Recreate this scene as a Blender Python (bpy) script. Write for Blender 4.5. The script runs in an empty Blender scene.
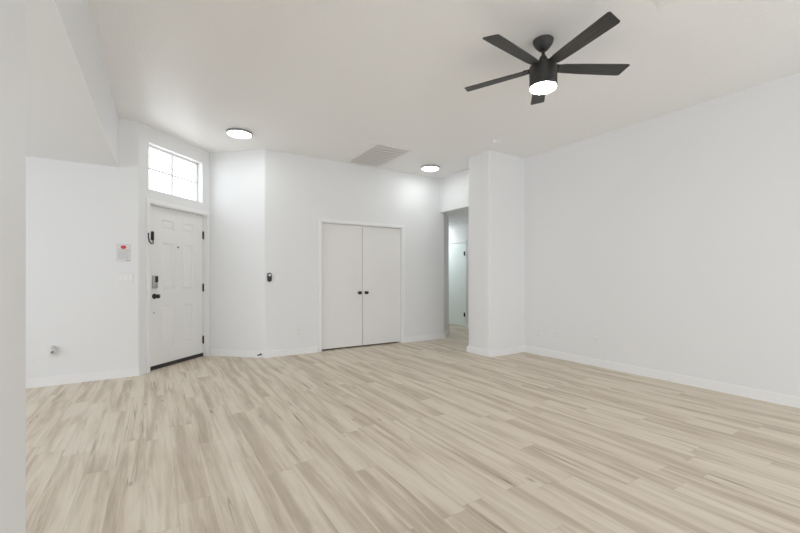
import bpy, bmesh, math
from mathutils import Vector, Matrix

PI = math.pi
rad = math.radians
SC = bpy.context.scene
COL = SC.collection

# ------------------------------------------------------------------ camera, sky, daylight, exposure
CAM_H = 1.19
cam_data = bpy.data.cameras.new('camera')
cam_data.sensor_width = 36.0
cam_data.lens = 392.0 / 800.0 * 36.0
cam_data.shift_y = 9.1 / 800.0
cam_data.clip_start = 0.02
cam = bpy.data.objects.new('camera', cam_data)
COL.objects.link(cam)
cam.location = (0, 0, CAM_H)
cam.rotation_euler = (rad(90), 0, rad(-32.12))
SC.camera = cam

SKY_STRENGTH = 3.3
SKY_COLOR = (0.925, 0.94, 1.0, 1)
world = bpy.data.worlds.new('overcast_sky')
SC.world = world
world.use_nodes = True
bg = world.node_tree.nodes['Background']
bg.inputs['Color'].default_value = SKY_COLOR
bg.inputs['Strength'].default_value = SKY_STRENGTH
SC.view_settings.view_transform = 'Standard'
SC.view_settings.look = 'None'
SC.view_settings.gamma = 1.0
SC.view_settings.use_curve_mapping = False
SC.view_settings.exposure = 0.56
SC.cycles.diffuse_bounces = 10
SC.cycles.max_bounces = 14
SC.cycles.use_denoising = True
SC.cycles.sample_clamp_indirect = 8.0


def portal(name, loc, rot, sx, sy):
    """marks a window opening for sampling the daylight that comes through it"""
    d = bpy.data.lights.new(name, 'AREA')
    d.shape = 'RECTANGLE'
    d.size, d.size_y = sx, sy
    d.cycles.is_portal = True
    o = bpy.data.objects.new(name, d)
    COL.objects.link(o)
    o.location, o.rotation_euler = loc, rot
    return o


portal('daylight_added_back', (2.2, -2.66, 1.15), (rad(90), 0, 0), 4.4, 2.1)  # for the window added behind the camera
portal('daylight_added_side', (-3.66, 2.8, 1.425), (rad(90), 0, rad(-90)), 5.0, 1.35)  # for the window added to the side room
portal('daylight_transom', (0.19, 6.06, 2.54), (rad(-90), 0, rad(45)), 0.9, 0.57)


# ------------------------------------------------------------------ materials
def new_mat(name):
    m = bpy.data.materials.new(name)
    m.use_nodes = True
    nt = m.node_tree
    return m, nt, nt.nodes['Principled BSDF']


def N(nt, kind, **kw):
    n = nt.nodes.new(kind)
    for k, v in kw.items():
        setattr(n, k, v)
    return n


def math_node(nt, op, a, b=None, c=None, clamp=False):
    n = N(nt, 'ShaderNodeMath', operation=op, use_clamp=clamp)
    for i, v in enumerate((a, b, c)):
        if v is None:
            continue
        if isinstance(v, (int, float)):
            n.inputs[i].default_value = v
        else:
            nt.links.new(v, n.inputs[i])
    return n.outputs[0]


def painted(name, color, rough=0.55, bump=0.0, scale=90.0, spec=0.4, dist=0.004):
    """flat paint with an optional orange-peel texture"""
    m, nt, p = new_mat(name)
    tc = N(nt, 'ShaderNodeTexCoord')
    nz = N(nt, 'ShaderNodeTexNoise')
    nz.inputs['Scale'].default_value = scale
    nz.inputs['Detail'].default_value = 3
    nt.links.new(tc.outputs['Object'], nz.inputs['Vector'])
    big = N(nt, 'ShaderNodeTexNoise')
    big.inputs['Scale'].default_value = 1.3
    nt.links.new(tc.outputs['Object'], big.inputs['Vector'])
    mix = N(nt, 'ShaderNodeMix', data_type='RGBA')
    mix.inputs[6].default_value = (*[c * 0.985 for c in color], 1)
    mix.inputs[7].default_value = (*color, 1)
    nt.links.new(big.outputs['Fac'], mix.inputs[0])
    nt.links.new(mix.outputs[2], p.inputs['Base Color'])
    p.inputs['Roughness'].default_value = rough
    p.inputs['Specular IOR Level'].default_value = spec
    if bump:
        b = N(nt, 'ShaderNodeBump')
        b.inputs['Strength'].default_value = bump
        b.inputs['Distance'].default_value = dist
        nt.links.new(nz.outputs['Fac'], b.inputs['Height'])
        nt.links.new(b.outputs['Normal'], p.inputs['Normal'])
    return m


def plain(name, color, rough=0.4, metal=0.0, spec=0.5, var=0.06):
    m, nt, p = new_mat(name)
    tc = N(nt, 'ShaderNodeTexCoord')
    nz = N(nt, 'ShaderNodeTexNoise')
    nz.inputs['Scale'].default_value = 40
    nt.links.new(tc.outputs['Object'], nz.inputs['Vector'])
    mix = N(nt, 'ShaderNodeMix', data_type='RGBA')
    mix.inputs[6].default_value = (*[c * (1 - var) for c in color], 1)
    mix.inputs[7].default_value = (*[min(1, c * (1 + var)) for c in color], 1)
    nt.links.new(nz.outputs['Fac'], mix.inputs[0])
    nt.links.new(mix.outputs[2], p.inputs['Base Color'])
    p.inputs['Roughness'].default_value = rough
    p.inputs['Metallic'].default_value = metal
    p.inputs['Specular IOR Level'].default_value = spec
    return m


def glow(name, color, strength):
    m, nt, p = new_mat(name)
    p.inputs['Base Color'].default_value = (0.85, 0.85, 0.85, 1)
    p.inputs['Roughness'].default_value = 0.4
    p.inputs['Emission Color'].default_value = (*color, 1)
    p.inputs['Emission Strength'].default_value = strength
    return m


def glass_mat():
    m = bpy.data.materials.new('window_glass')
    m.use_nodes = True
    nt = m.node_tree
    nt.nodes.remove(nt.nodes['Principled BSDF'])
    out = nt.nodes['Material Output']
    tr = N(nt, 'ShaderNodeBsdfTransparent')
    tr.inputs[0].default_value = (0.95, 0.97, 0.97, 1)
    gl = N(nt, 'ShaderNodeBsdfGlossy')
    gl.inputs['Roughness'].default_value = 0.02
    fr = N(nt, 'ShaderNodeFresnel')
    fr.inputs[0].default_value = 1.45
    mx = N(nt, 'ShaderNodeMixShader')
    geo = N(nt, 'ShaderNodeNewGeometry')
    fac = math_node(nt, 'MULTIPLY', fr.outputs[0], math_node(nt, 'SUBTRACT', 1.0, geo.outputs['Backfacing']))
    nt.links.new(fac, mx.inputs[0])
    nt.links.new(tr.outputs[0], mx.inputs[1])
    nt.links.new(gl.outputs[0], mx.inputs[2])
    nt.links.new(mx.outputs[0], out.inputs[0])
    return m


def plank_mat():
    """pale maple-look vinyl planks running along Y, 0.18 m wide and 1.22 m long"""
    m, nt, p = new_mat('vinyl_plank')
    L = nt.links
    W, LEN = 0.155, 1.22
    tc = N(nt, 'ShaderNodeTexCoord')
    sep = N(nt, 'ShaderNodeSeparateXYZ')
    L.new(tc.outputs['Object'], sep.inputs[0])
    X, Y = sep.outputs[0], sep.outputs[1]
    u = math_node(nt, 'DIVIDE', math_node(nt, 'ADD', X, 0.05), W)
    row = math_node(nt, 'FLOOR', u)
    fu = math_node(nt, 'SUBTRACT', u, row)
    wr = N(nt, 'ShaderNodeTexWhiteNoise', noise_dimensions='1D')
    L.new(row, wr.inputs['W'])
    v = math_node(nt, 'ADD', math_node(nt, 'DIVIDE', Y, LEN), math_node(nt, 'MULTIPLY', wr.outputs['Value'], 7.3))
    colm = math_node(nt, 'FLOOR', v)
    fv = math_node(nt, 'SUBTRACT', v, colm)
    cmb = N(nt, 'ShaderNodeCombineXYZ')
    L.new(row, cmb.inputs[0])
    L.new(colm, cmb.inputs[1])
    wid = N(nt, 'ShaderNodeTexWhiteNoise', noise_dimensions='3D')
    L.new(cmb.outputs[0], wid.inputs['Vector'])
    pid = wid.outputs['Value']
    sepc = N(nt, 'ShaderNodeSeparateColor')
    L.new(wid.outputs['Color'], sepc.inputs[0])

    def coords(sx, sy, off):
        c = N(nt, 'ShaderNodeCombineXYZ')
        L.new(math_node(nt, 'ADD', math_node(nt, 'MULTIPLY', X, sx), math_node(nt, 'MULTIPLY', pid, 37.0 + off)), c.inputs[0])
        L.new(math_node(nt, 'ADD', math_node(nt, 'MULTIPLY', Y, sy), math_node(nt, 'MULTIPLY', sepc.outputs[1], 53.0 + off)), c.inputs[1])
        L.new(math_node(nt, 'MULTIPLY', sepc.outputs[2], 29.0), c.inputs[2])
        return c.outputs[0]

    def noise(vec, detail=3.0, rough=0.5, distort=0.0, scale=1.0):
        n = N(nt, 'ShaderNodeTexNoise')
        n.inputs['Scale'].default_value = scale
        n.inputs['Detail'].default_value = detail
        n.inputs['Roughness'].default_value = rough
        n.inputs['Distortion'].default_value = distort
        L.new(vec, n.inputs['Vector'])
        return n.outputs['Fac']

    def ramp(fac, stops):
        r = N(nt, 'ShaderNodeValToRGB')
        el = r.color_ramp.elements
        while len(el) < len(stops):
            el.new(0.5)
        for e, (pos, c) in zip(el, stops):
            e.position = pos
            e.color = (*c, 1) if len(c) == 3 else c
        L.new(fac, r.inputs[0])
        return r.outputs[0]

    swath = noise(coords(11.0, 0.75, 0), 6.0, 0.58, 0.5)
    streak = noise(coords(45.0, 1.5, 11), 7, 0.72, 0.2)
    grain = noise(coords(220.0, 5.0, 5), 3, 0.6, 0.0)
    cloud = noise(coords(6.0, 2.2, 3), 2, 0.5, 0.2)
    # tone in 0..1: 0 = greyish brown heart wood, 1 = pale sap wood
    sw = N(nt, 'ShaderNodeMapRange', interpolation_type='SMOOTHSTEP')
    L.new(swath, sw.inputs[0])
    for i_, v_ in ((1, 0.36), (2, 0.60), (3, -0.30), (4, 0.25)):
        sw.inputs[i_].default_value = v_
    t1 = sw.outputs[0]
    t2 = math_node(nt, 'MULTIPLY', math_node(nt, 'SUBTRACT', streak, 0.5), 0.55)
    t3 = math_node(nt, 'MULTIPLY', math_node(nt, 'SUBTRACT', grain, 0.5), 0.6)
    t4 = math_node(nt, 'MULTIPLY', math_node(nt, 'SUBTRACT', pid, 0.5), 0.14)
    t5 = math_node(nt, 'MULTIPLY', math_node(nt, 'SUBTRACT', cloud, 0.5), 0.35)
    tone = math_node(nt, 'ADD', math_node(nt, 'ADD', math_node(nt, 'ADD', t1, t2), math_node(nt, 'ADD', t3, t4)), math_node(nt, 'ADD', t5, 0.62), clamp=True)
    wood = ramp(tone, [(0.0, FLOOR_DARK), (0.38, FLOOR_MID), (0.7, FLOOR_LIGHT), (1.0, FLOOR_PALE)])
    # thin dark mineral lines along the swath borders, and knots
    crackn = noise(coords(17.0, 0.42, 23), 2.0, 0.5, 0.12)
    dist = math_node(nt, 'ABSOLUTE', math_node(nt, 'SUBTRACT', crackn, 0.5))
    line = math_node(nt, 'SUBTRACT', 1.0, math_node(nt, 'DIVIDE', dist, 0.015), clamp=True)
    gate = math_node(nt, 'MULTIPLY', math_node(nt, 'SUBTRACT', noise(coords(5.0, 1.0, 41), 1, 0.5), 0.545), 9.0, clamp=True)
    line = math_node(nt, 'MULTIPLY', math_node(nt, 'MULTIPLY', line, gate), 0.80)
    vor = N(nt, 'ShaderNodeTexVoronoi', feature='F1')
    vor.inputs['Scale'].default_value = 1.0
    L.new(coords(7.0, 2.6, 7), vor.inputs['Vector'])
    knot = math_node(nt, 'SUBTRACT', 1.0, math_node(nt, 'DIVIDE', vor.outputs['Distance'], 0.12), clamp=True)
    sepv = N(nt, 'ShaderNodeSeparateColor')
    L.new(vor.outputs['Color'], sepv.inputs[0])
    knot = math_node(nt, 'MULTIPLY', math_node(nt, 'MULTIPLY', knot, math_node(nt, 'GREATER_THAN', sepv.outputs[0], 0.72)), 0.7)
    marks = math_node(nt, 'MAXIMUM', line, knot)
    mx = N(nt, 'ShaderNodeMix', data_type='RGBA')
    L.new(marks, mx.inputs[0])
    L.new(wood, mx.inputs[6])
    mx.inputs[7].default_value = (0.16, 0.115, 0.08, 1)
    # plank joints
    eu = math_node(nt, 'MULTIPLY', math_node(nt, 'MINIMUM', fu, math_node(nt, 'SUBTRACT', 1.0, fu)), W)
    ev = math_node(nt, 'MULTIPLY', math_node(nt, 'MINIMUM', fv, math_node(nt, 'SUBTRACT', 1.0, fv)), LEN)
    e = math_node(nt, 'MINIMUM', eu, ev)
    seam = math_node(nt, 'SUBTRACT', 1.0, math_node(nt, 'DIVIDE', e, 0.0022), clamp=True)
    mx2 = N(nt, 'ShaderNodeMix', data_type='RGBA')
    L.new(math_node(nt, 'MULTIPLY', seam, 0.3), mx2.inputs[0])
    L.new(mx.outputs[2], mx2.inputs[6])
    mx2.inputs[7].default_value = (0.20, 0.15, 0.11, 1)
    L.new(mx2.outputs[2], p.inputs['Base Color'])
    rg = math_node(nt, 'ADD', math_node(nt, 'MULTIPLY', grain, 0.15), 0.42)
    L.new(rg, p.inputs['Roughness'])
    p.inputs['Specular IOR Level'].default_value = 0.35
    b = N(nt, 'ShaderNodeBump')
    b.inputs['Strength'].default_value = 0.15
    b.inputs['Distance'].default_value = 0.002
    L.new(math_node(nt, 'SUBTRACT', grain, math_node(nt, 'MULTIPLY', seam, 1.5)), b.inputs['Height'])
    L.new(b.outputs['Normal'], p.inputs['Normal'])
    return m


def blade_mat():
    m, nt, p = new_mat('charcoal_wood_blade')
    tc = N(nt, 'ShaderNodeTexCoord')
    mp = N(nt, 'ShaderNodeMapping')
    mp.inputs['Scale'].default_value = (3.0, 90.0, 10.0)
    nt.links.new(tc.outputs['Object'], mp.inputs[0])
    nz = N(nt, 'ShaderNodeTexNoise')
    nz.inputs['Scale'].default_value = 1.0
    nz.inputs['Detail'].default_value = 4
    nt.links.new(mp.outputs[0], nz.inputs['Vector'])
    r = N(nt, 'ShaderNodeValToRGB')
    r.color_ramp.elements[0].position = 0.35
    r.color_ramp.elements[0].color = (0.022, 0.021, 0.020, 1)
    r.color_ramp.elements[1].position = 0.7
    r.color_ramp.elements[1].color = (0.060, 0.056, 0.052, 1)
    nt.links.new(nz.outputs['Fac'], r.inputs[0])
    nt.links.new(r.outputs[0], p.inputs['Base Color'])
    p.inputs['Roughness'].default_value = 0.5
    return m


FLOOR_DARK = (0.40, 0.328, 0.248)
FLOOR_MID = (0.56, 0.48, 0.382)
FLOOR_LIGHT = (0.67, 0.592, 0.485)
FLOOR_PALE = (0.745, 0.678, 0.575)
M_WALL = painted('wall_paint', (0.80, 0.805, 0.812), 0.6, 0.10, 140)
M_CEIL = painted('ceiling_paint', (0.86, 0.852, 0.84), 0.43, 0.6, 42, spec=0.45, dist=0.006)
M_TRIM = painted('trim_enamel', (0.85, 0.85, 0.852), 0.35)
M_DOOR = painted('door_enamel', (0.82, 0.82, 0.81), 0.38)
M_CLOSET = painted('closet_door_enamel', (0.80, 0.79, 0.78), 0.4)
M_HALLDOOR = painted('hall_door_cool_tint', (0.83, 0.89, 0.875), 0.35)  # green tint is the cool hall light, put into the base colour
M_FLOOR = plank_mat()
M_GLASS = glass_mat()
M_BLACK = plain('black_metal', (0.020, 0.020, 0.020), 0.38, 0.3)
M_FAN = plain('matte_black_metal', (0.040, 0.038, 0.036), 0.42, 0.2)
M_BLADE = blade_mat()
M_DARK = plain('dark_rubber', (0.035, 0.033, 0.03), 0.7)
M_STEEL = plain('brushed_nickel', (0.55, 0.54, 0.52), 0.35, 0.9)
M_PLATE = painted('white_plastic', (0.80, 0.80, 0.80), 0.3)
M_SLOT = plain('slot_grey', (0.30, 0.30, 0.30), 0.6)
M_PALE = plain('pale_plastic', (0.72, 0.72, 0.70), 0.35)
M_PAPER = plain('printed_paper', (0.74, 0.73, 0.73), 0.6, var=0.02)
M_RED = plain('red_ink', (0.62, 0.06, 0.07), 0.6)
M_INK = plain('grey_ink', (0.34, 0.34, 0.36), 0.7)
M_GREYRIM = plain('grey_metal_rim', (0.38, 0.39, 0.40), 0.4, 0.3)
M_VENT = painted('vent_enamel', (0.84, 0.83, 0.81), 0.5)
M_REGDARK = plain('register_duct', (0.30, 0.29, 0.28), 0.8)
M_VENTDARK = plain('duct_lining', (0.80, 0.785, 0.76), 0.8)
M_FANGLOW = glow('fan_lamp_glow', (1.0, 0.93, 0.87), 40.0)
M_ADDED_HALLGLOW = glow('added_hall_lamp_glow', (0.93, 1.0, 0.99), 30.0)  # for the unseen lamp added to brighten the hallway
M_DISCGLOW = glow('ceiling_lamp_glow', (0.95, 1.0, 0.995), 15.0)


# ------------------------------------------------------------------ mesh helpers
def link(name, bm, mat, parent=None, loc=None, rotz=None, smooth=None):
    me = bpy.data.meshes.new(name)
    bmesh.ops.recalc_face_normals(bm, faces=bm.faces)
    bm.to_mesh(me)
    bm.free()
    for m in (mat if isinstance(mat, (list, tuple)) else [mat]):
        me.materials.append(m)
    if smooth:
        for poly in me.polygons:
            poly.use_smooth = True
        me.set_sharp_from_angle(angle=rad(smooth))
    o = bpy.data.objects.new(name, me)
    COL.objects.link(o)
    if parent is not None:
        o.parent = parent
    if loc is not None:
        o.location = loc
    if rotz is not None:
        o.rotation_euler = (0, 0, rotz)
    return o


def empty(name, loc=(0, 0, 0), rotz=0.0, label=None, cat=None, group=None, kind=None):
    o = bpy.data.objects.new(name, None)
    o.empty_display_size = 0.1
    COL.objects.link(o)
    o.location = loc
    o.rotation_euler = (0, 0, rotz)
    return tag(o, label, cat, group, kind)


def tag(o, label=None, cat=None, group=None, kind=None):
    for k, v in (('label', label), ('category', cat), ('group', group), ('kind', kind)):
        if v:
            o[k] = v
    return o


def box(bm, x0, x1, y0, y1, z0, z1, bev=0.0, seg=2, edges=None):
    g = bmesh.ops.create_cube(bm, size=1.0)
    vs = g['verts']
    for v in vs:
        v.co = Vector((x0 if v.co.x < 0 else x1, y0 if v.co.y < 0 else y1, z0 if v.co.z < 0 else z1))
    if bev:
        es = set(e for v in vs for e in v.link_edges)
        if edges == 'z':
            es = [e for e in es if abs(e.verts[0].co.z - e.verts[1].co.z) > 1e-6]
        elif edges == 'y':
            es = [e for e in es if abs(e.verts[0].co.y - e.verts[1].co.y) > 1e-6]
        bmesh.ops.bevel(bm, geom=list(es), offset=bev, segments=seg, affect='EDGES', profile=0.5)
    return vs


def bx(x0, x1, y0, y1, z0, z1, bev=0.0, seg=2, edges=None):
    bm = bmesh.new()
    box(bm, x0, x1, y0, y1, z0, z1, bev, seg, edges)
    return bm


def prism(bm, pts, z0, z1):
    lo = [bm.verts.new((x, y, z0)) for x, y in pts]
    hi = [bm.verts.new((x, y, z1)) for x, y in pts]
    n = len(pts)
    bm.faces.new(lo)
    bm.faces.new(hi)
    for i in range(n):
        bm.faces.new((lo[i], lo[(i + 1) % n], hi[(i + 1) % n], hi[i]))


def lathe(bm, prof, seg=40, mat=Matrix.Identity(4)):
    """revolve (r, z) pairs about Z; r = 0 closes an end"""
    rings = []
    for r, z in prof:
        if r < 1e-6:
            rings.append([bm.verts.new(mat @ Vector((0, 0, z)))])
        else:
            rings.append([bm.verts.new(mat @ Vector((r * math.cos(2 * PI * k / seg), r * math.sin(2 * PI * k / seg), z))) for k in range(seg)])
    for a, b in zip(rings, rings[1:]):
        for k in range(seg):
            k2 = (k + 1) % seg
            if len(a) == 1 and len(b) == 1:
                continue
            if len(a) == 1:
                bm.faces.new((a[0], b[k], b[k2]))
            elif len(b) == 1:
                bm.faces.new((a[k], a[k2], b[0]))
            else:
                bm.faces.new((a[k], a[k2], b[k2], b[k]))


def tube(bm, pts, r, seg=10):
    """round tube through points, with flat ends"""
    pts = [Vector(p) for p in pts]
    rings = []
    ref = Vector((0, 0, 1))
    for i, p in enumerate(pts):
        d = (pts[min(i + 1, len(pts) - 1)] - pts[max(i - 1, 0)]).normalized()
        a = d.cross(ref)
        if a.length < 1e-3:
            a = d.cross(Vector((1, 0, 0)))
        a.normalize()
        b = d.cross(a)
        rings.append([bm.verts.new(p + r * (math.cos(2 * PI * k / seg) * a + math.sin(2 * PI * k / seg) * b)) for k in range(seg)])
    for p, q in zip(rings, rings[1:]):
        for k in range(seg):
            bm.faces.new((p[k], p[(k + 1) % seg], q[(k + 1) % seg], q[k]))
    bm.faces.new(rings[0])
    bm.faces.new(rings[-1])


def fillet(path, idx, r, n=7):
    """replace corner idx of a 2D path by an arc of radius r"""
    out = []
    for i, pt in enumerate(path):
        if i not in idx:
            out.append(Vector(pt))
            continue
        p0, p, p1 = Vector(path[i - 1]), Vector(pt), Vector(path[i + 1])
        a, b = (p0 - p).normalized(), (p1 - p).normalized()
        half = a.angle(b) / 2
        d = r / math.tan(half)
        c = p + (a + b).normalized() * (r / math.sin(half))
        s, e = p + a * d - c, p + b * d - c
        ang = math.atan2(s.x * e.y - s.y * e.x, s.dot(e))
        for k in range(n + 1):
            t = ang * k / n
            out.append(c + Vector((s.x * math.cos(t) - s.y * math.sin(t), s.x * math.sin(t) + s.y * math.cos(t))))
    return out


def offset(path, d):
    """shift a path sideways: positive d goes to the left of its direction"""
    P = [Vector(p) for p in path]
    out = []
    for i, p in enumerate(P):
        ns = []
        for a, b in ((i - 1, i), (i, i + 1)):
            if 0 <= a and b < len(P):
                t = (P[b] - P[a]).normalized()
                ns.append(Vector((-t.y, t.x)))
        n = sum(ns, Vector((0, 0)))
        n.normalize()
        out.append(p + n * (d / max(0.3, n.dot(ns[0]))))
    return out


def strip(bm, path, d, z0, z1):
    prism(bm, list(path) + list(reversed(offset(path, d))), z0, z1)


def structure(name, bm, mat, label=None, cat=None, smooth=None, loc=None, rotz=None):
    o = link(name, bm, mat, None, loc, rotz, smooth)
    return tag(o, label, cat, None, 'structure')


# ------------------------------------------------------------------ room shell
CEIL = 3.02
LOW = 2.45
YL = 5.603              # wall with the notice
YC = 5.845              # closet wall
XR = 4.918              # long right wall
XB = -0.37              # face of the beam and of the wall beside the camera
A = (-0.154, YL)        # corner notice wall / front-door wall
B = (0.703, 6.46)       # inner corner right of the front door
C = (1.36, YC)          # corner left of the closet doors
D = (4.655, YC)         # closet wall turns into the hallway
E_ = (5.273, YC + 0.618)
G = (5.273, 8.2)
R45 = rad(45)
BULL = 0.025

structure('floor', bx(-3.8, 6.4, -2.8, 8.4, -0.12, 0.0), M_FLOOR, 'pale maple look vinyl plank floor', 'floor')
bm = bmesh.new()
prism(bm, [(XB - 0.12, -2.8), (6.4, -2.8), (6.4, 8.4), (1.85, 8.4), (1.85, 5.99), (1.45, 5.98), (0.70, 6.68), (-0.30, 5.68), (XB - 0.12, 5.68)], CEIL, CEIL + 0.12)
structure('ceiling', bm, M_CEIL, 'textured off-white main ceiling', 'ceiling')
structure('ceiling_lower', bx(-3.8, XB - 0.12, -2.8, 5.75, LOW, LOW + 0.15), M_WALL, 'lower ceiling of the side room', 'ceiling')
bm = bmesh.new()
prism(bm, [(XB - 0.12, 1.93), (XB - 0.02, 1.93), (-0.352, YL), (XB - 0.12, YL)], LOW, CEIL)
structure('wall_beam', bm, M_WALL, 'dropped header between main room and side room', 'wall')

XN = XB - 0.02
bm = bmesh.new()
prism(bm, fillet([(XN, -2.6), (XN, 1.93), (XB - 0.12, 1.93), (XB - 0.12, -2.6)], (1, 2), BULL), 0, CEIL)
structure('wall_near', bm, M_WALL, 'wall end beside the camera at the left edge of the photo', 'wall', 40)

# notice wall, rounded into the front-door wall
sA = 0.03
A_end = (A[0] + sA, A[1] + sA)
bm = bmesh.new()
strip(bm, fillet([(-3.75, YL), A, A_end], (1,), BULL), 0.14, 0, CEIL)
structure('wall_left', bm, M_WALL, 'wall carrying the red-dot notice and triple switch', 'wall', 40)


def wall_boxes(bm, length, y0, y1, height, holes):
    """solid wall along local x with rectangular holes (x0, x1, z0, z1)"""
    xs = sorted({0.0, length, *[h[0] for h in holes], *[h[1] for h in holes]})
    for xa, xb in zip(xs, xs[1:]):
        cut = sorted((h[2], h[3]) for h in holes if h[0] <= xa + 1e-6 and h[1] >= xb - 1e-6)
        z = 0.0
        for z0, z1 in cut:
            if z0 > z + 1e-6:
                box(bm, xa, xb, y0, y1, z, z0)
            z = z1
        if height > z + 1e-6:
            box(bm, xa, xb, y0, y1, z, height)


# front-door wall: local x runs from A_end towards B
def sx(x):              # room X on this wall -> local x
    return (x - A_end[0]) * math.sqrt(2)


ENTRY_LEN = sx(B[0])
DOOR_L, DOOR_R, DOOR_T = sx(-0.046), sx(0.672), 2.085
WIN = (sx(-0.05), sx(0.597), 2.250, 2.826)
bm = bmesh.new()
wall_boxes(bm, ENTRY_LEN, 0, 0.16, CEIL, [(DOOR_L, DOOR_R, 0, DOOR_T), WIN])
structure('wall_entry', bm, M_WALL, 'angled wall holding the front door and transom window', 'wall', None, (A_end[0], A_end[1], 0), R45)

# short angled wall between the front door and the closet
c_end = (C[0] + 0.03, C[1])
bm = bmesh.new()
strip(bm, fillet([B, C, c_end], (1,), BULL), 0.14, 0, CEIL)
structure('wall_angled', bm, M_WALL, 'short angled wall between front door and closet', 'wall', 40)

# closet wall
CL_L, CL_R, CL_T = 2.215, 3.715, 2.032
bm = bmesh.new()
wall_boxes(bm, D[0] - 0.03 - c_end[0], 0, 0.14, CEIL, [(CL_L - c_end[0], CL_R - c_end[0], 0, CL_T)])
structure('wall_closet', bm, M_WALL, 'long far wall around the double closet doors', 'wall', None, (c_end[0], YC, 0), 0)
bm = bmesh.new()
strip(bm, [(1.95, 5.99), (1.95, 6.6), (3.95, 6.6), (3.95, 5.99)], 0.1, 0, CEIL)
structure('wall_closet_inside', bm, M_WALL, 'inside of the closet', 'wall')

# hallway
bm = bmesh.new()
strip(bm, fillet([(D[0] - 0.03, YC), D, E_, G], (1, 2), 0.04), 0.14, 0, CEIL)
structure('wall_hall_left', bm, M_WALL, 'angled wall leading into the hallway', 'wall', 40)
HD0, HD1, HDT = 6.868, 7.65, 1.968     # hall door opening in Y
bm = bmesh.new()
wall_boxes(bm, 8.2 - 4.3, 0, 0.14, CEIL, [(8.2 - HD1, 8.2 - HD0, 0, HDT)])
structure('wall_hall_right', bm, M_WALL, 'hallway wall holding the narrow hall door', 'wall', None, (6.1, 8.2, 0), rad(-90))
structure('wall_hall_end', bx(5.1, 6.3, 8.2, 8.34, 0, CEIL), M_WALL, 'end of the hallway', 'wall')
structure('wall_hall_room', bx(6.24, 6.3, 6.6, 7.9, 0, CEIL), M_WALL, 'wall behind the hall door', 'wall')
structure('ceiling_hall', bx(4.70, 6.24, 4.5, 8.3, 2.42, 2.52), M_WALL, 'lower ceiling of the hallway', 'ceiling')
structure('wall_header', bx(4.56, 4.70, 4.60, YC + 0.01, 2.375, CEIL, 0.006), M_WALL, 'header over the hallway opening', 'wall')
bm = bmesh.new()
prism(bm, fillet([(6.3, 4.155), (4.146, 4.155), (4.146, 4.612), (6.3, 4.612)], (1, 2), BULL), 0, CEIL)
structure('wall_pier', bm, M_WALL, 'projecting wall end beside the hallway opening', 'wall', 40)

# right wall, back wall and side-room wall (unseen openings added to let daylight in)
structure('wall_right', bx(XR, XR + 0.14, -2.74, 4.155, 0, CEIL), M_WALL, 'long bare right wall with three outlets', 'wall')
ADDED_BACK = (0.0, 4.4, 0.1, 2.1)  # window opening added and sized to light the room from behind
bm = bmesh.new()
wall_boxes(bm, 9.0, 0, 0.14, CEIL, [(3.8 + ADDED_BACK[0], 3.8 + ADDED_BACK[1], ADDED_BACK[2], ADDED_BACK[3])])
structure('wall_back', bm, M_WALL, 'wall behind the camera', 'wall', None, (-3.8, -2.74, 0), 0)
ADDED_SIDE = (0.3, 5.3, 0.75, 2.1)  # window opening added to bring daylight in from the left
bm = bmesh.new()
wall_boxes(bm, 8.6, 0, 0.14, CEIL, [(2.7 + ADDED_SIDE[0], 2.7 + ADDED_SIDE[1], ADDED_SIDE[2], ADDED_SIDE[3])])
structure('wall_side_room', bm, M_WALL, 'side room wall with an added daylight opening', 'wall', None, (-3.61, -2.7, 0), rad(90))


# ------------------------------------------------------------------ windows
def window(name, x0, x1, z0, z1, y, loc, rotz, nx, nz, label, fw=0.03):
    root = empty(name, loc, rotz, label, 'window', None, 'structure')
    bm = bmesh.new()
    box(bm, x0, x1, y - 0.02, y + 0.03, z1 - fw, z1, 0.003)
    box(bm, x0, x1, y - 0.02, y + 0.03, z0, z0 + fw, 0.003)
    box(bm, x0, x0 + fw, y - 0.02, y + 0.03, z0, z1, 0.003)
    box(bm, x1 - fw, x1, y - 0.02, y + 0.03, z0, z1, 0.003)
    link('window_frame', bm, M_TRIM, root)
    bm = bmesh.new()
    for i in range(1, nx):
        xc = x0 + (x1 - x0) * i / nx
        box(bm, xc - 0.017, xc + 0.017, y - 0.008, y + 0.006, z0 + fw, z1 - fw)
    for i in range(1, nz):
        zc = z0 + (z1 - z0) * i / nz
        box(bm, x0 + fw, x1 - fw, y - 0.005, y + 0.005, zc - 0.012, zc + 0.012)
    link('glazing_bars', bm, M_TRIM, root)
    link('pane', bx(x0 + fw * 0.6, x1 - fw * 0.6, y + 0.008, y + 0.012, z0 + fw * 0.6, z1 - fw * 0.6), M_GLASS, root)
    return root


window('window_1', WIN[0], WIN[1], WIN[2], WIN[3], 0.10, (A_end[0], A_end[1], 0), R45, 2, 2,
       'white transom window with four bright panes above the front door', 0.028)
window('window_2_added', ADDED_BACK[0], ADDED_BACK[1], ADDED_BACK[2], ADDED_BACK[3], 0.05, (0, -2.74, 0), 0, 3, 1, 'wide unseen window added behind the camera for daylight', 0.05)
window('window_3_added', ADDED_SIDE[0] + 2.7, ADDED_SIDE[1] + 2.7, ADDED_SIDE[2], ADDED_SIDE[3], 0.07, (-3.61, -2.7, 0), rad(90), 3, 1, 'unseen window added to the side room for daylight', 0.05)


# ------------------------------------------------------------------ baseboards
def baseboard(name, path, label, h=0.098, t=0.015):
    bm = bmesh.new()
    prism(bm, list(path) + list(reversed(offset(path, -t))), 0, h - 0.008)
    prism(bm, list(path) + list(reversed(offset(path, -t * 0.65))), h - 0.008, h)
    return structure(name, bm, M_TRIM, label, 'baseboard')


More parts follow.
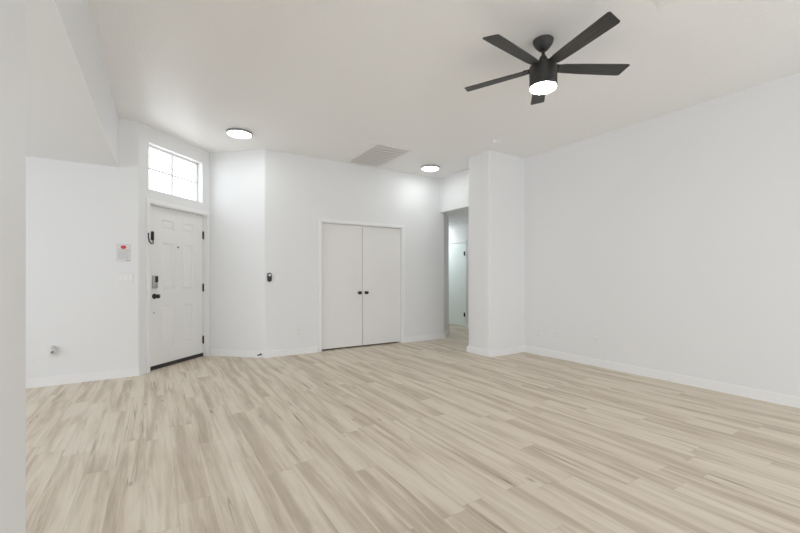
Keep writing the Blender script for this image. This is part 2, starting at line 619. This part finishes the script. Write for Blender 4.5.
baseboard('baseboard_left', [(-3.6, YL - 0.0005), (A[0] - 0.004, YL - 0.0005), (A[0] + 0.016, YL + 0.019)], 'white baseboard under the red-dot notice')
baseboard('baseboard_angled', [(B[0] + 0.016, B[1] - 0.016), (C[0], C[1] - 0.0005), (CL_L - 0.056, YC - 0.0005)], 'white baseboard between front door and closet')
baseboard('baseboard_closet', [(CL_R + 0.056, YC - 0.0005), (D[0] - 0.004, YC - 0.0005), (E_[0], E_[1] - 0.01), (E_[0], 8.19)], 'white baseboard right of the closet doors')
baseboard('baseboard_pier', [(5.8, 4.6125), (4.1455, 4.6125), (4.1455, 4.1545), (XR - 0.0005, 4.1545), (XR - 0.0005, -2.59)][::-1][::-1], 'white baseboard around the pier and along the right wall')
baseboard('baseboard_hall', [(6.0995, HD0 - 0.05), (6.0995, 4.62)], 'white baseboard in the hallway')
baseboard('baseboard_near', [(XN + 0.0005, -2.59), (XN + 0.0005, 1.90)][::-1], 'white baseboard beside the camera')


# ------------------------------------------------------------------ doors
def casing(name, x0, x1, top, w, loc, rotz, label, depth=0.013, jamb=0.0, w_right=None):
    """flat white trim round an opening plus the jamb lining inside it"""
    wr = w if w_right is None else w_right
    bm = bmesh.new()
    box(bm, x0 - w, x0, -depth, -0.0005, 0, top + w, 0.003)
    box(bm, x1, x1 + wr, -depth, -0.0005, 0, top + w, 0.003)
    box(bm, x0, x1, -depth, -0.0005, top, top + w, 0.003)
    return structure(name, bm, M_TRIM, label, 'door casing', None, loc, rotz)


def jamb(name, x0, x1, top, y0, y1, stop_y, loc, rotz, label, t=0.012):
    bm = bmesh.new()
    box(bm, x0 + 0.0005, x0 + t, y0, y1, 0, top - 0.0005)
    box(bm, x1 - t, x1 - 0.0005, y0, y1, 0, top - 0.0005)
    box(bm, x0 + t, x1 - t, y0, y1, top - t, top - 0.0005)
    # stop bead behind the leaf
    box(bm, x0 + t, x0 + t + 0.02, stop_y, y1, 0, top - t)
    box(bm, x1 - t - 0.02, x1 - t, stop_y, y1, 0, top - t)
    box(bm, x0 + t + 0.02, x1 - t - 0.02, stop_y, y1, top - t - 0.02, top - t)
    return structure(name, bm, M_TRIM, label, 'door frame', None, loc, rotz)


def ring_x(bm, prof, cx, cz, y, seg=24):
    """lathe with its axis pointing out of the door (local -y)"""
    m = Matrix.Translation((cx, y, cz)) @ Matrix.Rotation(rad(90), 4, 'X')
    lathe(bm, prof, seg, m)


ELOC = (A_end[0], A_end[1], 0)
casing('trim_1', DOOR_L, DOOR_R, DOOR_T, 0.05, ELOC, R45, 'white casing around the front door', w_right=0.028)
jamb('trim_2', DOOR_L, DOOR_R, DOOR_T, 0.0, 0.155, 0.112, ELOC, R45, 'white frame of the front door')

# front door: panel layout given in local x of the leaf
door = empty('door_1', ELOC, R45, 'white six-panel front door with black knob below the transom window', 'door', None, 'structure')
dx0, dx1, dz0, dz1, dy = DOOR_L + 0.016, DOOR_R - 0.016, 0.05, DOOR_T - 0.015, 0.066
OFF = 0.0465  # the leaf sits behind the wall face, so room X on the leaf maps with this shift


def dxx(x):   # X on the leaf plane -> local x
    return (x - A_end[0]) * math.sqrt(2) + dy


def panel_slab(x0, x1, y0, y1, z0, z1, cols, rows):
    bm = bmesh.new()
    xs = sorted({x0, x1, *[c for p in cols for c in p]})
    zs = sorted({z0, z1, *[c for p in rows for c in p]})
    grid = {}
    for i, x in enumerate(xs):
        for k, z in enumerate(zs):
            grid[i, k] = bm.verts.new((x, y0, z))
    pan = []
    for i in range(len(xs) - 1):
        for k in range(len(zs) - 1):
            f = bm.faces.new((grid[i, k], grid[i + 1, k], grid[i + 1, k + 1], grid[i, k + 1]))
            if (xs[i], xs[i + 1]) in cols and (zs[k], zs[k + 1]) in rows:
                pan.append(f)
    bm.normal_update()
    for f in pan:
        sgn = -1.0 if f.normal.y < 0 else 1.0
        for th, dep in ((0.004, 0.0), (0.012, -0.011), (0.014, 0.0), (0.026, 0.007)):
            bmesh.ops.inset_region(bm, faces=[f], thickness=th, depth=0.0)
            for v in f.verts:
                v.co.y -= dep
    # back and sides
    b = {}
    for key, x, z in (('a', x0, z0), ('b', x1, z0), ('c', x1, z1), ('d', x0, z1)):
        b[key] = bm.verts.new((x, y1, z))
    bm.faces.new((b['a'], b['b'], b['c'], b['d']))
    nx, nz = len(xs) - 1, len(zs) - 1
    bm.faces.new([grid[i, 0] for i in range(nx + 1)] + [b['b'], b['a']])
    bm.faces.new([grid[i, nz] for i in range(nx + 1)] + [b['c'], b['d']])
    bm.faces.new([grid[0, k] for k in range(nz + 1)] + [b['d'], b['a']])
    bm.faces.new([grid[nx, k] for k in range(nz + 1)] + [b['c'], b['b']])
    return bm


cols = [(dxx(0.083), dxx(0.228)), (dxx(0.335), dxx(0.480))]
rows = [(0.25, 0.80), (1.01, 1.62), (1.785, 1.915)]
link('door_panel', panel_slab(dx0, dx1, dy, dy + 0.044, dz0, dz1, cols, rows), M_DOOR, door)
bm = bmesh.new()
box(bm, DOOR_L + 0.013, DOOR_R - 0.013, dy - 0.006, dy + 0.05, 0.0005, 0.022, 0.003)
box(bm, DOOR_L + 0.016, DOOR_R - 0.016, dy - 0.003, dy + 0.042, 0.022, 0.049)
link('weather_strip', bm, M_DARK, door)['label'] = 'black weather strip along the foot of the front door'
for z in (1.785, 1.013, 0.242):
    bm = bmesh.new()
    tube(bm, [(dx1 + 0.002, dy - 0.009, z - 0.055), (dx1 + 0.002, dy - 0.009, z + 0.055)], 0.0085, 12)
    box(bm, dx1 - 0.014, dx1 + 0.0035, dy - 0.003, dy - 0.0002, z - 0.05, z + 0.05)
    for dzz in (-0.059, 0.059):
        lathe(bm, [(0, -0.004), (0.006, -0.003), (0.006, 0.003), (0, 0.004)], 10, Matrix.Translation((dx1 + 0.002, dy - 0.009, z + dzz)))
    link('hinge', bm, M_BLACK, door, smooth=40)
kx = dxx(0.004)
bm = bmesh.new()
ring_x(bm, [(0, 0), (0.034, 0), (0.034, 0.006), (0.028, 0.010), (0.013, 0.012), (0.012, 0.034), (0.020, 0.040), (0.028, 0.052), (0.027, 0.066), (0.018, 0.074), (0, 0.076)], kx, 0.928, dy)
link('door_knob', bm, M_BLACK, door, smooth=50)
lock = link('keypad_deadbolt', bx(kx - 0.036, kx + 0.036, dy - 0.028, dy - 0.0002, 1.03, 1.19, 0.008, 3), M_STEEL, door, smooth=40)
link('keypad', bx(kx - 0.012, kx + 0.030, dy - 0.0305, dy - 0.027, 1.105, 1.182, 0.001), M_BLACK, lock)
bm = bmesh.new()
box(bm, kx - 0.008, kx + 0.006, dy - 0.046, dy - 0.027, 1.045, 1.085, 0.004)
link('thumb_turn', bm, M_STEEL, lock, smooth=40)
bm = bmesh.new()
ring_x(bm, [(0, 0), (0.011, 0), (0.011, 0.004), (0.007, 0.006), (0, 0.006)], dxx(0.278), 1.573, dy, 18)
link('peephole', bm, M_BLACK, door, smooth=40)
bm = bmesh.new()
ring_x(bm, [(0, 0), (0.009, 0), (0.009, 0.003), (0, 0.004)], kx - 0.006, 0.72, dy, 14)
link('screw_cap', bm, M_SLOT, door, smooth=40)
gc = dxx(-0.024)
gd = link('door_guard', bx(gc - 0.014, gc + 0.014, dy - 0.026, dy - 0.0002, 1.635, 1.745, 0.004), M_BLACK, door, smooth=40)
bm = bmesh.new()
g0 = DOOR_L - 0.036
tube(bm, [(g0, -0.022, 1.71), (g0 + 0.002, -0.022, 1.655), (g0 + 0.014, -0.022, 1.605), (g0 + 0.045, -0.022, 1.582), (g0 + 0.085, -0.006, 1.585), (gc - 0.016, 0.028, 1.605), (gc, 0.046, 1.645)], 0.0065, 10)
link('guard_loop', bm, M_BLACK, gd, smooth=50)

# closet: two flush leaves
casing('trim_3', CL_L, CL_R, CL_T, 0.045, (0, YC, 0), 0, 'white casing around the double closet doors')
jamb('trim_4', CL_L, CL_R, CL_T, 0.0, 0.135, 0.078, (0, YC, 0), 0, 'white frame of the double closet doors', 0.01)
mid = 2.955
for num, x0, x1, k, lab in (('door_2', CL_L + 0.013, mid - 0.003, mid - 0.062, 'left flush closet door with one small black knob'),
                            ('door_3', mid + 0.003, CL_R - 0.013, mid + 0.062, 'right flush closet door with one small black knob')):
    r = empty(num, (0, YC, 0), 0, lab, 'door', None, 'structure')
    link('door_panel', bx(x0, x1, 0.038, 0.074, 0.025, CL_T - 0.014, 0.002), M_CLOSET, r)
    bm = bmesh.new()
    ring_x(bm, [(0, 0), (0.026, 0), (0.026, 0.004), (0.011, 0.007), (0.010, 0.026), (0.019, 0.032), (0.027, 0.044), (0.025, 0.056), (0.015, 0.062), (0, 0.063)], k, 0.905, 0.038)
    link('door_knob', bm, M_BLACK, r, smooth=50)

# hall door
HLOC = (6.1, 8.2, 0)
hx0, hx1 = 8.2 - HD1, 8.2 - HD0
casing('trim_5', hx0, hx1, HDT, 0.05, HLOC, rad(-90), 'white casing around the hall door')
jamb('trim_6', hx0, hx1, HDT, 0.0, 0.135, 0.045, HLOC, rad(-90), 'white frame of the hall door', 0.012)
r = empty('door_4', HLOC, rad(-90), 'pale hall door, cool light put into its colour, with two black hinges seen through the opening', 'door', None, 'structure')
link('door_panel', bx(hx0 + 0.014, hx1 - 0.018, 0.004, 0.042, 0.012, HDT - 0.015, 0.002), M_HALLDOOR, r)
for z in (1.70, 0.285):
    bm = bmesh.new()
    box(bm, hx1 - 0.048, hx1 + 0.006, -0.016, 0.003, z - 0.045, z + 0.045, 0.002)
    tube(bm, [(hx1 - 0.016, -0.018, z - 0.05), (hx1 - 0.016, -0.018, z + 0.05)], 0.009, 10)
    link('hinge', bm, M_BLACK, r, smooth=40)


# ------------------------------------------------------------------ ceiling fan
FX, FY = 2.562, 1.988
fan = empty('ceiling_fan', (FX, FY, CEIL), 0, 'black five-blade ceiling fan with a lit round lamp', 'ceiling fan')
bm = bmesh.new()
lathe(bm, [(0, -0.0005), (0.072, -0.0005), (0.077, -0.006), (0.077, -0.016), (0.070, -0.034), (0.056, -0.055), (0.040, -0.072), (0.030, -0.082), (0.022, -0.086), (0, -0.086)], 40)
link('canopy', bm, M_FAN, fan, smooth=35)
bm = bmesh.new()
lathe(bm, [(0, -0.084), (0.0125, -0.084), (0.0125, -0.15), (0, -0.15)], 20)
link('downrod', bm, M_FAN, fan, smooth=35)
bm = bmesh.new()
lathe(bm, [(0, -0.122), (0.018, -0.122), (0.026, -0.134), (0.032, -0.150), (0.036, -0.172), (0.036, -0.186), (0, -0.186)], 28)
link('coupling_cover', bm, M_FAN, fan, smooth=35)
bm = bmesh.new()
lathe(bm, [(0, -0.184), (0.060, -0.184), (0.090, -0.192), (0.100, -0.203), (0.103, -0.216), (0.102, -0.330), (0.103, -0.334), (0.103, -0.364), (0.098, -0.368), (0, -0.368)], 56)
link('motor_housing', bm, M_FAN, fan, smooth=35)
bm = bmesh.new()
lathe(bm, [(0, -0.3685), (0.096, -0.3685), (0.0965, -0.375), (0.091, -0.381), (0.066, -0.386), (0, -0.388)], 56)
link('lamp_diffuser', bm, M_FANGLOW, fan, smooth=35)['label'] = 'lit white lamp disc'
BLZ = -0.217
for k in range(5):
    ang = rad(258.4 + 72 * k)
    bm = bmesh.new()
    # plan outline of the blade, x outwards, y across; one tip corner runs further out
    outline = [(0.112, -0.040), (0.16, -0.046), (0.30, -0.052), (0.60, -0.060), (0.647, -0.062), (0.658, -0.054),
               (0.638, 0.054), (0.626, 0.062), (0.60, 0.061), (0.30, 0.054), (0.16, 0.047), (0.112, 0.040)]
    prism(bm, outline, -0.004, 0.004)
    bmesh.ops.bevel(bm, geom=[e for e in bm.edges if abs(e.verts[0].co.z - e.verts[1].co.z) < 1e-6], offset=0.002, segments=2, affect='EDGES')
    o = link('blade', bm, M_BLADE, fan)
    o.rotation_euler = (Matrix.Rotation(ang, 3, 'Z') @ Matrix.Rotation(rad(-11), 3, 'X')).to_euler()
    o.location = (0, 0, BLZ)
    bm = bmesh.new()
    box(bm, 0.095, 0.150, -0.032, 0.032, 0.0045, 0.012, 0.003)
    for yy in (-0.018, 0.018):
        lathe(bm, [(0, 0.018), (0.005, 0.017), (0.006, 0.012), (0, 0.012)], 10, Matrix.Translation((0.138, yy, 0)))
    link('blade_bracket', bm, M_FAN, o)


# ------------------------------------------------------------------ flush ceiling lamps
def disc_light(x, y, label, z=CEIL, glow_mat=M_DISCGLOW):
    r = empty('ceiling_light', (x, y, z), 0, label, 'ceiling light', 'flush round ceiling lights')
    bm = bmesh.new()
    lathe(bm, [(0.10, -0.0005), (0.150, -0.0005), (0.157, -0.006), (0.157, -0.026), (0.152, -0.030), (0.143, -0.030), (0.143, -0.020), (0.10, -0.020)], 48)
    link('rim', bm, M_GREYRIM, r, smooth=35)
    bm = bmesh.new()
    lathe(bm, [(0, -0.0205), (0.1425, -0.0205), (0.1425, -0.030), (0.130, -0.034), (0.080, -0.037), (0, -0.038)], 48)
    link('diffuser', bm, glow_mat, r, smooth=35)


disc_light(0.925, 5.33, 'round grey-rimmed ceiling light in front of the front door')
disc_light(3.95, 5.33, 'round grey-rimmed ceiling light before the hallway opening')

disc_light(5.68, 7.75, 'unseen round ceiling light added deep inside the hallway to brighten it', 2.42, M_ADDED_HALLGLOW)  # added fixture, hidden behind the angled wall, lights the hall

# return-air grille above the closet
vent = empty('ceiling_vent', (2.905, 5.30, CEIL), 0, 'large white slatted return grille above the closet doors', 'ceiling vent')
hx, hy = 0.29, 0.53
bm = bmesh.new()
fwv = 0.035
box(bm, -hx, hx, -hy, -hy + fwv, -0.010, -0.0005, 0.003)
box(bm, -hx, hx, hy - fwv, hy, -0.010, -0.0005, 0.003)
box(bm, -hx, -hx + fwv, -hy + fwv, hy - fwv, -0.010, -0.0005, 0.003)
box(bm, hx - fwv, hx, -hy + fwv, hy - fwv, -0.010, -0.0005, 0.003)
link('grille_frame', bm, M_VENT, vent)
link('backing', bx(-hx + fwv, hx - fwv, -hy + fwv, hy - fwv, -0.003, -0.0005), M_VENTDARK, vent)
ns = 9
for k in range(ns):
    yc = -hy + fwv + (2 * hy - 2 * fwv) * (k + 0.5) / ns
    bm = bx(-hx + fwv, hx - fwv, -0.036, 0.036, -0.001, 0.001)
    bmesh.ops.transform(bm, matrix=Matrix.Translation((0, yc, -0.012)) @ Matrix.Rotation(rad(7), 4, 'X'), verts=bm.verts)
    link('louver', bm, M_VENT, vent)

# register at the top edge of the photo
reg = empty('air_register', (2.779, 1.186, CEIL), rad(9), 'small white ceiling register behind the fan at the top edge', 'ceiling vent')
bm = bmesh.new()
for (a, b, c, d) in ((-0.16, 0.16, -0.11, -0.085), (-0.16, 0.16, 0.085, 0.11), (-0.16, -0.135, -0.085, 0.085), (0.135, 0.16, -0.085, 0.085)):
    box(bm, a, b, c, d, -0.008, -0.0005, 0.002)
link('register_frame', bm, M_VENT, reg)
link('backing', bx(-0.135, 0.135, -0.085, 0.085, -0.003, -0.0005), M_REGDARK, reg)
for k in range(7):
    bm = bx(-0.015, 0.015, -0.085, 0.085, -0.001, 0.001)
    bmesh.ops.transform(bm, matrix=Matrix.Translation((-0.135 + 0.27 * (k + 0.5) / 7, 0, -0.0085)) @ Matrix.Rotation(rad(18), 4, 'Y'), verts=bm.verts)
    link('louver', bm, M_VENT, reg)

# smoke detector
det = empty('smoke_detector', (3.93, 3.80, CEIL), 0, 'small round white smoke detector on the ceiling above the pier', 'smoke detector')
bm = bmesh.new()
lathe(bm, [(0, -0.0005), (0.070, -0.0005), (0.070, -0.012), (0.066, -0.014), (0, -0.014)], 36)
link('mounting_plate', bm, M_PLATE, det, smooth=35)
bm = bmesh.new()
lathe(bm, [(0, -0.0145), (0.060, -0.0145), (0.061, -0.030), (0.050, -0.040), (0.022, -0.043), (0, -0.043)], 36)
link('sensor_cover', bm, M_PLATE, det, smooth=35)


# ------------------------------------------------------------------ wall plates
def outlet(loc, rotz, label, group='white duplex outlets'):
    r = empty('wall_outlet', loc, rotz, label, 'outlet', group)
    link('cover_plate', bx(-0.036, 0.036, -0.006, -0.0005, -0.058, 0.058, 0.003), M_PLATE, r)
    for z in (-0.020, 0.020):
        bm = bx(-0.017, 0.017, -0.0085, -0.0062, z - 0.0145, z + 0.0145, 0.001)
        s = link('socket', bm, M_PLATE, r)
        bm = bmesh.new()
        box(bm, -0.008, -0.006, -0.0092, -0.0086, z - 0.003, z + 0.006)
        box(bm, 0.006, 0.008, -0.0092, -0.0086, z - 0.003, z + 0.005)
        box(bm, -0.002, 0.002, -0.0092, -0.0086, z - 0.010, z - 0.006)
        link('slots', bm, M_SLOT, s)
    return r


def switch(loc, rotz, n, w, h, label):
    r = empty('light_switch', loc, rotz, label, 'light switch')
    link('cover_plate', bx(-w / 2, w / 2, -0.006, -0.0005, -h / 2, h / 2, 0.003), M_PLATE, r)
    for k in range(n):
        xc = (k - (n - 1) / 2) * 0.046
        bm = bx(xc - 0.0165, xc + 0.0165, -0.0105, -0.0062, -0.033, 0.033, 0.002)
        bmesh.ops.rotate(bm, verts=bm.verts, cent=(xc, -0.008, 0), matrix=Matrix.Rotation(rad(2.0), 3, 'X'))
        link('rocker', bm, M_TRIM, r)
    return r


outlet((1.862, YC, 0.338), 0, 'white outlet low on the wall left of the closet')
outlet((XR, 3.895, 0.338), rad(-90), 'white outlet low on right wall, closest to the pier')
outlet((XR, 3.575, 0.336), rad(-90), 'white outlet low on right wall, middle of three in the row')
outlet((XR, 2.993, 0.333), rad(-90), 'white outlet low on right wall, farthest from the pier')
outlet((-0.925, YL, 0.355), 0, 'white outlet behind the plug-in below the notice')
switch((-0.277, YL, 1.167), 0, 3, 0.142, 0.118, 'white three-gang rocker switch below the red-dot notice')
switch((1.535, YC, 1.168), 0, 1, 0.072, 0.118, 'white single rocker switch beside the black pill-shaped wall device')

# plug-in freshener in the left outlet
pl = empty('plug_in_freshener', (-0.925, YL - 0.0095, 0.372), 0, 'small pale plug-in freshener in the outlet on the left wall', 'air freshener')
bm = bx(-0.026, 0.026, -0.034, -0.0005, -0.038, 0.030, 0.010, 3)
link('body', bm, M_PALE, pl, smooth=50)
bm = bmesh.new()
lathe(bm, [(0, 0.024), (0.018, 0.024), (0.021, 0.032), (0.019, 0.050), (0.010, 0.060), (0, 0.061)], 20, Matrix.Translation((0.004, -0.022, 0)))
link('vent_cap', bm, M_STEEL, pl, smooth=50)
bm = bmesh.new()
lathe(bm, [(0, 0.0), (0.014, 0.0), (0.015, 0.010), (0.010, 0.016), (0, 0.017)], 20, Matrix.Translation((0.0, -0.034, -0.006)) @ Matrix.Rotation(rad(90), 4, 'X'))
link('dial', bm, M_SLOT, pl, smooth=50)

# notice
no = empty('wall_notice', (-0.299, YL, 1.456), 0, 'printed paper notice with a red oval above the triple switch', 'notice')
link('paper', bx(-0.066, 0.066, -0.0018, -0.0005, -0.100, 0.100), M_PAPER, no)
bm = bmesh.new()
lathe(bm, [(0, 0.0), (1.0, 0.0), (1.0, 0.001), (0, 0.001)], 32, Matrix.Translation((-0.002, -0.0019, 0.066)) @ Matrix.Diagonal((0.027, 1, 0.021, 1)) @ Matrix.Rotation(rad(90), 4, 'X'))
link('red_oval', bm, M_RED, no)
bm = bmesh.new()
box(bm, -0.066, 0.066, -0.0026, -0.0019, 0.0985, 0.100)
box(bm, -0.066, 0.066, -0.0026, -0.0019, -0.100, -0.0985)
box(bm, -0.066, -0.0645, -0.0026, -0.0019, -0.0985, 0.0985)
box(bm, 0.0645, 0.066, -0.0026, -0.0019, -0.0985, 0.0985)
box(bm, -0.058, 0.058, -0.0026, -0.0019, 0.0375, 0.040)
import random
rng = random.Random(4)
for k in range(10):
    z = 0.028 - k * 0.0105
    x = -0.055
    while x < 0.045:
        w = rng.uniform(0.006, 0.018)
        box(bm, x, min(x + w, 0.056), -0.0026, -0.0019, z - 0.0018, z + 0.0012)
        x += w + 0.004
box(bm, 0.018, 0.056, -0.0026, -0.0019, -0.091, -0.082)
link('printed_lines', bm, M_INK, no)

# black pill-shaped wall device
dv = empty('wall_sensor', (1.424, YC, 1.166), 0, 'black pill-shaped wall device with a pale round button beside the closet wall corner', 'wall device')
bm = bmesh.new()
for y0, y1, w, hgt in ((-0.016, -0.0005, 0.0315, 0.066), (-0.022, -0.016, 0.0275, 0.062)):
    pts = []
    for k in range(17):
        a = PI * k / 16
        pts.append((w * math.cos(a), hgt - w + w * math.sin(a)))
    for k in range(17):
        a = PI + PI * k / 16
        pts.append((w * math.cos(a), -(hgt - w) + w * math.sin(a)))
    lo = [bm.verts.new((x, y0, z)) for x, z in pts]
    hi = [bm.verts.new((x, y1, z)) for x, z in pts]
    bm.faces.new(lo)
    bm.faces.new(hi)
    for i in range(len(pts)):
        bm.faces.new((lo[i], lo[(i + 1) % len(pts)], hi[(i + 1) % len(pts)], hi[i]))
link('housing', bm, M_BLACK, dv)
bm = bmesh.new()
ring_x(bm, [(0, 0.0), (0.019, 0.0), (0.019, 0.003), (0.016, 0.005), (0, 0.005)], 0, 0.032, -0.0222, 24)
link('round_button', bm, M_PALE, dv, smooth=40)
bm = bmesh.new()
ring_x(bm, [(0, 0.0), (0.012, 0.0), (0.011, 0.003), (0, 0.003)], 0, -0.034, -0.0222, 24)
link('sensor_lens', bm, M_DARK, dv, smooth=40)

# door stop on the baseboard of the angled wall
dirw = (Vector(C) - Vector(B)).normalized()
nw = Vector((dirw.y, -dirw.x))
base = Vector(B).lerp(Vector(C), 0.94) + nw * 0.016
st = empty('door_stop', (base.x, base.y, 0.052), math.atan2(nw.y, nw.x), 'small black spring door stop on baseboard left of closet wall corner', 'door stop')
TO_X = Matrix.Rotation(rad(90), 4, 'Y')
bm = bmesh.new()
lathe(bm, [(0, 0), (0.014, 0), (0.014, 0.004), (0.008, 0.010), (0, 0.010)], 18, TO_X)
link('base', bm, M_BLACK, st, smooth=40)
bm = bmesh.new()
tube(bm, [(0.008 + 0.055 * i / 120, 0.0065 * math.cos(2 * PI * 9 * i / 120), 0.0065 * math.sin(2 * PI * 9 * i / 120)) for i in range(121)], 0.0024, 6)
link('spring', bm, M_BLACK, st, smooth=60)
bm = bmesh.new()
lathe(bm, [(0, 0.062), (0.009, 0.062), (0.011, 0.068), (0.010, 0.078), (0, 0.080)], 18, TO_X)
link('rubber_tip', bm, M_DARK, st, smooth=40)
